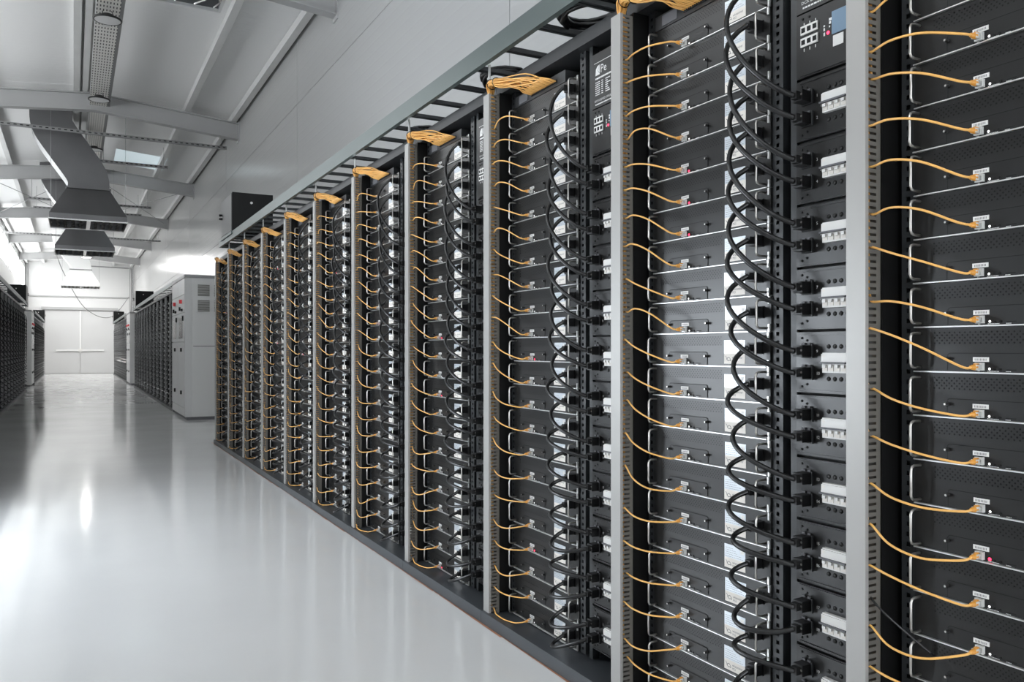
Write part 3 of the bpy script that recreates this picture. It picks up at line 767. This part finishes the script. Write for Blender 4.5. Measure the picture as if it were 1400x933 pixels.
FAR_R = [15.85 + .9126 * n for n in range(12)]       # second right-hand row (reference = far duct edge handled below)
ladder('cable_ladder', 'pale cable ladder above the second right-hand rack row behind the cabinet', 1.58, 2.0, 15.9, 26.9, LZ, [(1.72, 16.5 + q * 1.83, 2.24, LZ + .03) for q in range(6)], .5)
ladder('cable_ladder', 'pale cable ladder above the left-hand rack row', -1.08, -1.5, 6.6, 25.8, LZ + .01, [(-1.22, 12.6 + q * 1.83, 2.24, LZ + .03) for q in range(6)], .5)
ladder('cable_ladder', 'short far cable ladder above the rack row right of the end door', 1.58, 2.0, 30.6, 41.0, LZ, [(1.72, 31.200000000000003 + q * 1.83, 2.24, LZ + .03) for q in range(6)], .8)
ladder('cable_ladder', 'short far cable ladder above the rack row left of the end door', -1.08, -1.5, 30.6, 41.0, LZ + .01, [(-1.22, 31.200000000000003 + q * 1.83, 2.24, LZ + .03) for q in range(6)], .8)

def black_box(label, x0, x1, y0, y1, z0, z1, sd=1):
    t = thing('junction_box', label, 'box', ((x0 + x1) / 2, y0, z0), 'black boxes at the row ends'); o = ((x0 + x1) / 2, y0, z0)
    lo, hi = min(x0, x1), max(x0, x1)
    put('housing', rel(MB().box(lo + .004, hi, y0 + .02, y1, z0 + .03, z1, 0), o).mesh('housing', 'box'), t)
    xf = lo if sd > 0 else hi
    put('side_cover', rel(MB().box(xf - .002, xf + .006, y0 + .03, y1 - .012, z0 + .04, z1 - .01), o).mesh('side_cover', 'boxg'), t)
    put('foot', rel(MB().box(lo - .01, lo + .03, y0 + .01, y1, z0, z0 + .03), o).mesh('foot', 'tray'), t)
    put('foot', rel(MB().box(hi - .03, hi, y0 + .01, y1, z0, z0 + .03), o).mesh('foot', 'tray'), t)
    put('badge', rel(MB().tube([(lo + .2, y0 + .02, z1 - .10), (lo + .2, y0 + .016, z1 - .10)], .014, 8), o).mesh('badge', 'white'), t)
    for zz in (.24, .28):
        put('gland', rel(MB().tube([(xf, y1 - .06, z0 + zz), (xf - sd * .035, y1 - .06, z0 + zz)], .012, 8), o).mesh('gland', 'rack'), t)
    return t
black_box('black box with grey side on the far end of the near cable ladder', 1.462, 1.885, 8.86, 9.55, LZ + .05, 2.79)
black_box('black box on the far end of the second right-hand row ladder', 1.58, 2.05, 25.6, 26.3, LZ + .05, 2.82)
black_box('black box on the far end of the left-hand row ladder', -1.5, -1.08, 24.6, 25.4, LZ + .05, 2.82, -1)
black_box('far black box left of the end door above the racks', -1.5, -1.08, 40.0, 40.7, LZ + .05, 2.82, -1)
black_box('far dark box right of the end door above the racks', 1.58, 2.0, 40.0, 40.7, LZ + .05, 2.82)

# coils of spare black cable lying on the near ladder
def coil(label, cx, cy, R, turns, r, ax=1.25):
    mb = MB(); pts = []
    rnd = random.Random(label)
    for i in range(turns * 18 + 1):
        a = 2 * math.pi * i / 18; tt = i / 18
        rr = R * (1 - .07 * (tt % 3)) + rnd.uniform(-.004, .004)
        pts.append((cx + rr * math.cos(a), cy + rr * ax * math.sin(a), LZ + .035 + .012 * (int(tt) // 2) + .010 * math.sin(a * .5 + tt)))
    pts += [(cx + R * .5, cy - .3, LZ + .04), (cx + .22, cy - .7, LZ + .04)]
    return tag(put('cable_coil', MB().tube(pts, r, 6).mesh('coil', 'cable', True)), label, 'cable', 'coils of spare cable')
coil('large coil of black cable on the ladder at the top edge', 1.64, 2.42, .115, 6, .0095)
coil('coil of black cable on the ladder above the third nearest rack', 1.68, 3.18, .10, 4, .0075)
coil('small coil of black cable on the ladder above the fourth nearest rack', 1.70, 4.15, .08, 3, .006)
tag(put('wall_cable', MB().tube(catmull([(2.0, 2.2, LZ - .05), (2.1, 2.9, LZ + .0), (2.15, 3.6, LZ + .02), (2.0, 4.1, LZ + .05)], 6), .012, 6).mesh('wall_cable', 'cable', True)), 'loose black cable sloping behind the ladder rungs near the top edge', 'cable')

# ------------------------------------------------------------------ far rows: one rack thing each, their servers and cables as stuff
def far_rack_meshes():
    d = {}
    d['carcass'] = MB().box(.06, .84, .0, .03, .05, 2.2).box(.82, .84, .0, .91, .05, 2.2).box(.06, .84, .88, .91, .05, 2.2).mesh('carcass', 'rack')
    d['plinth'] = MB().box(0, .84, 0, .91, 0, .05).mesh('plinth', 'rung')
    d['top_frame'] = MB().box(.03, .84, 0, .91, 2.2, 2.245).mesh('top_frame', 'rackf')
    d['cable_duct'] = MB().box(.02, .06, .872, .91, .05, 2.19).mesh('cable_duct', 'strut')
    d['power_panel'] = MB().box(.09, .13, .03, .25, .05, 2.17).mesh('power_panel', 'far_server')
    return d
FR = far_rack_meshes()
fs, fc = MB(), MB()
def far_rack(x, y, sd, label, seed):
    """x = duct face; row continues along +Y; sd = +1 right row, -1 left row"""
    rk = thing('equipment_rack', label, 'rack', (x, y, 0), 'racks of the far rows')
    rnd = random.Random(seed)
    if sd > 0:
        for n_, me in FR.items(): put(n_, me, rk)
    else:
        rk.rotation_euler = (0, 0, math.pi); rk.location = (x, y + .91, 0)
        for n_, me in FR.items(): put(n_, me, rk)
    def W_(px, py, pz): return (x + px, y + py, pz) if sd > 0 else (x - px, y + .91 - py, pz)
    def bx(mb, x0, x1, y0, y1, z0, z1, mi):
        a, b = W_(x0, y0, z0), W_(x1, y1, z1)
        mb.box(min(a[0], b[0]), max(a[0], b[0]), min(a[1], b[1]), max(a[1], b[1]), z0, z1, mi)
    for i in range(22):
        zb = ZB0 - i * SP
        bx(fs, .095, .6, .329, .812, zb + .004, zb + .0935, 0)
        bx(fs, .089, .096, .335, .811, zb, zb + .003, 1)
        bx(fs, .0635, .0695, .795, .801, zb + .01, zb + .083, 2); bx(fs, .0635, .0695, .35, .356, zb + .01, zb + .083, 2)
        bx(fs, .093, .095, .42, .50, zb + .01, zb + .072, 3)
        bx(fs, .070, .095, .650, .682, zb + .004, zb + .036, 4)
        yj = .668; zj = zb + .0125
        pts = [W_(.07, yj, zj), W_(.04, yj + .08, zj + rnd.uniform(-.01, .02)), W_(.02, .86, zj + rnd.uniform(0, .05))]
        fc.tube(catmull(pts, 2), .003, 3, 0)
        j, q = divmod(i, 2); ze = PZ0 - j * PP + SOCK_Z[q]
        p0 = Vector(W_(.05, .37, zb + .05)); p1 = Vector(W_(.045, .21, ze)); s_ = sd
        fc.tube(hermite(p0, (-.25 * s_, .1 * s_, -.2), p1, (.2 * s_, -.1 * s_, -.03), 6), .007, 4, 1, caps=False)
        bx(fc, .05, .095, .196, .226, ze - .014, ze + .014, 1)
    for j in range(11):
        zc = PZ0 - j * PP; bx(fs, .074, .09, .06, .13, zc - .024, zc + .024, 4)
cnt = 0
for n in range(12):
    far_rack(1.60, 15.9 + .9126 * n, 1, 'black rack full of servers, %s one behind the right-hand grey cabinet' % ORD[n], n)
for n in range(21):
    far_rack(-1.105, 6.57 + .9126 * n, -1, 'black rack full of servers in the left-hand row, %s from its far end' % ORD[20 - n], 100 + n)
for n in range(11):
    far_rack(1.60, 30.7 + .9126 * n, 1, 'distant rack right of the end door, %s behind the far right cabinet' % ORD[n], 200 + n)
    far_rack(-1.105, 30.7 + .9126 * n, -1, 'distant rack left of the end door, %s behind the far left cabinet' % ORD[n], 300 + n)
o = put('rack_servers', fs.mesh('rack_servers', ['far_server', 'rackf', 'strut', 'strut', 'white']), kind='stuff'); tag(o, 'rows of small servers filling the far racks', 'servers')
o = put('rack_cables', fc.mesh('rack_cables', ['strut', 'cable']), kind='stuff'); tag(o, 'network and power cables of the far racks', 'cables')

# ------------------------------------------------------------------ switchgear cabinets
def cabinet(label, x, y0, y1, sd, detail=True):
    t = thing('switchgear_cabinet', label, 'cabinet', (x, y0, 0), 'grey switchgear cabinets'); L = y1 - y0; H = 2.34; D = .86
    def P(n_, x0, x1, a, b, z0, z1, m, par=None):
        xa, xb = sorted((x0 * sd, x1 * sd)); return put(n_, MB().box(xa, xb, a, b, z0, z1).mesh(n_, m), par or t)
    P('carcass', .012, D, 0, L, .05, H - .05, 'cab'); P('base', .03, D, .01, L - .01, 0, .05, 'ink'); P('roof', -.01, D + .01, -.012, L + .012, H - .05, H, 'strut')
    P('corner_strip', .0, .10, -.006, 0, .05, H - .05, 'cabd'); P('end_panel', .12, D - .02, -.008, 0, .10, H - .08, 'cab')
    P('end_panel_joint', .12, D - .02, -.009, -.008, 1.185, 1.195, 'ink')
    for c in range(2):
        a, b = c * L / 2 + .008, (c + 1) * L / 2 - .008
        P('door', -.008, .012, a, b, 2.03, H - .06, 'cabd')
        d = P('door', -.008, .012, a, b, 1.735, 2.02, 'cabd')
        P('emergency_knob', -.05, -.008, a + .34, a + .41, 1.89, 1.95, 'redknob', d); P('handle', -.03, -.008, a + .55, a + .63, 1.78, 1.84, 'rack', d)
        P('handle', -.03, -.008, a + .25, a + .33, 1.76, 1.80, 'rack', d)
        d = P('door', -.008, .012, a, b, 1.265, 1.725, 'cabd'); P('window', -.012, -.008, a + .28, b - .12, 1.32, 1.66, 'glass', d); P('handle', -.03, -.008, a + .14, a + .18, 1.60, 1.68, 'rack', d)
        d = P('door', -.008, .012, a, b, .20, 1.255, 'cabd'); P('handle', -.03, -.008, a + .36, a + .42, 1.10, 1.16, 'rack', d); P('handle', -.03, -.008, a + .36, a + .42, .40, .46, 'rack', d)
        P('kick_panel', -.006, .012, a, b, .06, .19, 'cabd')
    for gx in (.19, .44):
        for gz in (1.75, 2.0):
            g = P('vent_grille', gx - .015, gx + .195, -.014, -.008, gz - .015, gz + .205, 'cab')
            for q in range(9): P('louvre', gx, gx + .18, -.018, -.013, gz + q * .021, gz + q * .021 + .014, 'cabg', g)
    return t
cabinet('large grey switchgear cabinet with red knobs at the end of the near racks', 1.577, 13.93, 15.78, 1)
cabinet('distant grey cabinet with red knobs on the right side of the aisle', 1.60, 28.6, 30.4, 1)
cabinet('distant grey cabinet standing on the left side of the aisle', -1.12, 28.6, 30.4, -1)

# ------------------------------------------------------------------ extraction hoods with offset ducts
def hood(label, yc, zr=3.38, skin='galv'):
    t = thing('extraction_hood', label, 'hood', (.24, yc, zr), 'silver extraction hoods')
    a, n_ = .60, .325; H = .60
    sk = MB()
    for s in ((0, 1), (1, 2), (2, 3), (3, 0)):
        c = [(-a, -a), (a, -a), (a, a), (-a, a)]; e = [(-n_, -n_), (n_, -n_), (n_, n_), (-n_, n_)]
        p, q = c[s[0]], c[s[1]]; u, v = e[s[0]], e[s[1]]
        sk.quad([(*p, .09), (*q, .09), (*v, H), (*u, H)]); sk.quad([(*p, 0), (*q, 0), (*q, .09), (*p, .09)])
    put('canopy', sk.mesh('canopy', skin), t)
    fr = MB().box(-a - .015, a + .015, -a - .015, -a, -.02, .0).box(-a - .015, a + .015, a, a + .015, -.02, 0).box(-a - .015, -a, -a, a, -.02, 0).box(a, a + .015, -a, a, -.02, 0)
    fr.box(-.03, .03, -a, a, -.018, .0)
    put('rim_frame', fr.mesh('rim_frame', 'lip'), t)
    g = MB(); m = 10
    for i in range(m + 1):
        x = -a + i * 2 * a / m
        pts = [(max(-a, min(a, x + (.028 if q % 2 else -.028))), -a + q * 2 * a / 12, .004) for q in range(13)]
        g.tube(pts, .006, 4)
    put('mesh_grille', g.mesh('mesh_grille', 'steel'), t, kind='stuff')
    # S-shaped offset duct in the X-Z plane
    zt = ROOF_R - .06 - zr; dx = -.57
    path = [(0, H - .02), (0, H + .12), (dx * .12, H + .30), (dx * .5, H + .62), (dx * .88, H + .94), (dx, H + 1.12), (dx, zt)]
    path = [Vector((p[0], 0, p[1])) for p in path]; path = catmull([(p.x, 0, p.z) for p in path], 4)
    mb = MB(); w = n_
    for i, p in enumerate(path):
        tt = (path[min(i + 1, len(path) - 1)] - path[max(i - 1, 0)]).normalized(); nx = Vector((tt.z, 0, -tt.x))
        for s1, s2 in ((-1, -1), (1, -1), (1, 1), (-1, 1)):
            q = p + nx * (w * s1); mb.v.append((q.x, w * s2, q.z))
    for i in range(len(path) - 1):
        for k in range(4):
            mb.f.append((i * 4 + k, i * 4 + (k + 1) % 4, i * 4 + 4 + (k + 1) % 4, i * 4 + 4 + k)); mb.m.append(0)
    put('offset_duct', mb.mesh('offset_duct', skin), t)
    put('flange', MB().box(-n_ - .03, n_ + .03, -n_ - .03, n_ + .03, H - .02, H + .01).mesh('flange', 'galv'), t)
    for sx in (-1, 1):
        put('hanger_wire', MB().tube([(sx * a * .96, -a * .9, .05), (sx * a * .96, -a * .9, roof_z(.24) - .13 - zr)], .003, 4).mesh('hanger_wire', 'strut'), t)
    return t
hood('silver hood whose grille corner shows at the top edge of the picture', 5.02)
hood('large silver extraction hood with mesh grille, nearest in full view', 16.45)
hood('silver extraction hood partly below and behind the nearest one', 21.3)
hood('far extraction hood in front of the end wall, lamp glare painted white', 33.0, skin='hood_glare')

# ------------------------------------------------------------------ ridge tray and high-bay lamps
rt = thing('ridge_cable_tray', 'perforated cable tray running under the roof ridge', 'cable tray', (.36, 0, 5.10))
put('tray_bottom', MB().box(-.125, .125, YN + .1, 42.5, 0, .003).mesh('tray_bottom', 'perf'), rt)
put('tray_side', MB().box(-.128, -.125, YN + .1, 42.5, 0, .06).mesh('tray_side', 'purlin'), rt)
put('tray_side', MB().box(.125, .128, YN + .1, 42.5, 0, .06).mesh('tray_side', 'strut'), rt)
put('tray_lip', MB().box(.128, .165, YN + .1, 42.5, .002, .008).mesh('tray_lip', 'strut'), rt)
LENS = {}
def lamp(label, x, y, z, on, top):
    t = thing('high_bay_lamp', label, 'lamp', (x, y, z), 'round high-bay lamps')
    put('housing', MB().lathe([(.0, .075), (.06, .07), (.075, .03), (.150, .022), (.158, .010), (.156, 0), (.140, -.002), (.138, .004)], 28).mesh('housing', 'lamp_rim', True), t)
    put('lens', MB().lathe([(.139, .0), (.10, -.004), (.0001, -.006)][::-1], 28).mesh('lens', on or 'lens_off', True), t)
    put('hook', MB().tube([(-.07, 0, .03), (-.05, 0, .10), (0, 0, .17), (.05, 0, .10), (.07, 0, .03)], .005, 5).tube([(0, 0, .17), (0.01, 0, top - z)], .006, 5).mesh('hook', 'lamp_rim'), t)
    put('driver', MB().box(-.04, .04, .18, .40, top - z - .05, top - z).mesh('driver', 'white'), t)
    return t
ll = ['round high-bay lamp hanging closest to the top edge of the picture', 'round high-bay lamp in front of the white ridge rafter joint', 'round high-bay lamp beside the first curved silver duct']
for y, l in zip((10.6, 14.05, 17.6), ll): lamp(l, .354, y, 4.985, False, 5.10)
lamp('lit high-bay lamp shining in front of the brightest hood', .40, 31.3, 4.28, 'lens_on', 5.10)
lamp('lit high-bay lamp hanging close to the end wall', .36, 40.2, 4.9, 'lens_far', 5.10)
lamp('lit high-bay lamp between the far hood and the end wall', .36, 36.6, 4.9, 'lens_far', 5.10)

# ------------------------------------------------------------------ struts and braces under the roof
def strut(label, x0, x1, y, z0):
    t = thing('hanging_strut', label, 'strut', ((x0 + x1) / 2, y, z0), 'hanging struts'); L = x1 - x0
    mb = MB().box(-L / 2, L / 2, -.025, .025, 0, .055); n = int(L / .09)
    for i in range(n):
        x = -L / 2 + (i + .5) * L / n; mb.box(x - .022, x + .022, -.0257, -.025, .020, .036, 1)
    put('channel', mb.mesh('channel', ['strut', 'dark']), t)
    for x in (-L / 2 + .08, L / 2 - .08):
        put('hanger_rod', MB().tube([(x, 0, .05), (x, 0, roof_z((x0 + x1) / 2 + x) - z0)], .005, 5).mesh('hanger_rod', 'strut'), t)
strut('long perforated strut crossing the hall in front of the curved duct', -1.9, 2.5, 15.75, 4.84)
strut('shorter strut behind the long perforated one, right of the lamp', .45, 1.72, 18.1, 4.86)
strut('strut beside the second hood, upper right of the pair', .55, 1.75, 22.6, 4.72)
strut('strut beside the second hood, lower right of the pair', .55, 1.62, 24.0, 4.72)
strut('strut left of the first hood, upper of the pair', -.95, -.1, 22.6, 4.74)
strut('strut left of the first hood, lower of the pair', -.9, -.1, 24.0, 4.74)
strut('long strut in front of the glowing lamp', -1.9, 2.5, 28.6, 4.62)
def rod(label, a, b):
    tag(put('bracing_rod', MB().tube([a, b], .008, 5).mesh('bracing_rod', 'strut')), label, 'rod', 'roof bracing rods')
rod('bracing rod falling to the right behind the first hood', (.6, 21.0, 5.0), (2.4, 26.6, 4.95)); rod('bracing rod rising to the right behind the first hood', (2.4, 21.0, 4.95), (.6, 26.6, 5.0))
rod('bracing rod falling to the right at the left edge', (-1.8, 21.0, 4.95), (0, 26.6, 5.0)); rod('bracing rod rising to the right at the left edge', (0, 21.0, 5.0), (-1.8, 26.6, 4.95))
# sagging wire in front of the end wall
tag(put('sagging_wire', MB().tube(catmull([(-.55, 33, 4.6), (-.3, 35, 4.0), (.35, 38, 2.95), (1.1, 40.0, 2.55), (1.7, 41.5, 2.75), (2.35, 43.0, 3.65)], 8), .014, 5).mesh('sagging_wire', 'strut', True)), 'dark wire sagging in front of the end door', 'wire')
tag(put('conduit_pipe', MB().tube([(2.44, 42.9, 0.0), (2.44, 42.9, 5.0), (2.3, 42.9, 5.02), (.5, 42.9, 5.05)], .03, 8).mesh('conduit', 'strut')), 'grey conduit pipe rising at the right corner of the end wall', 'pipe')
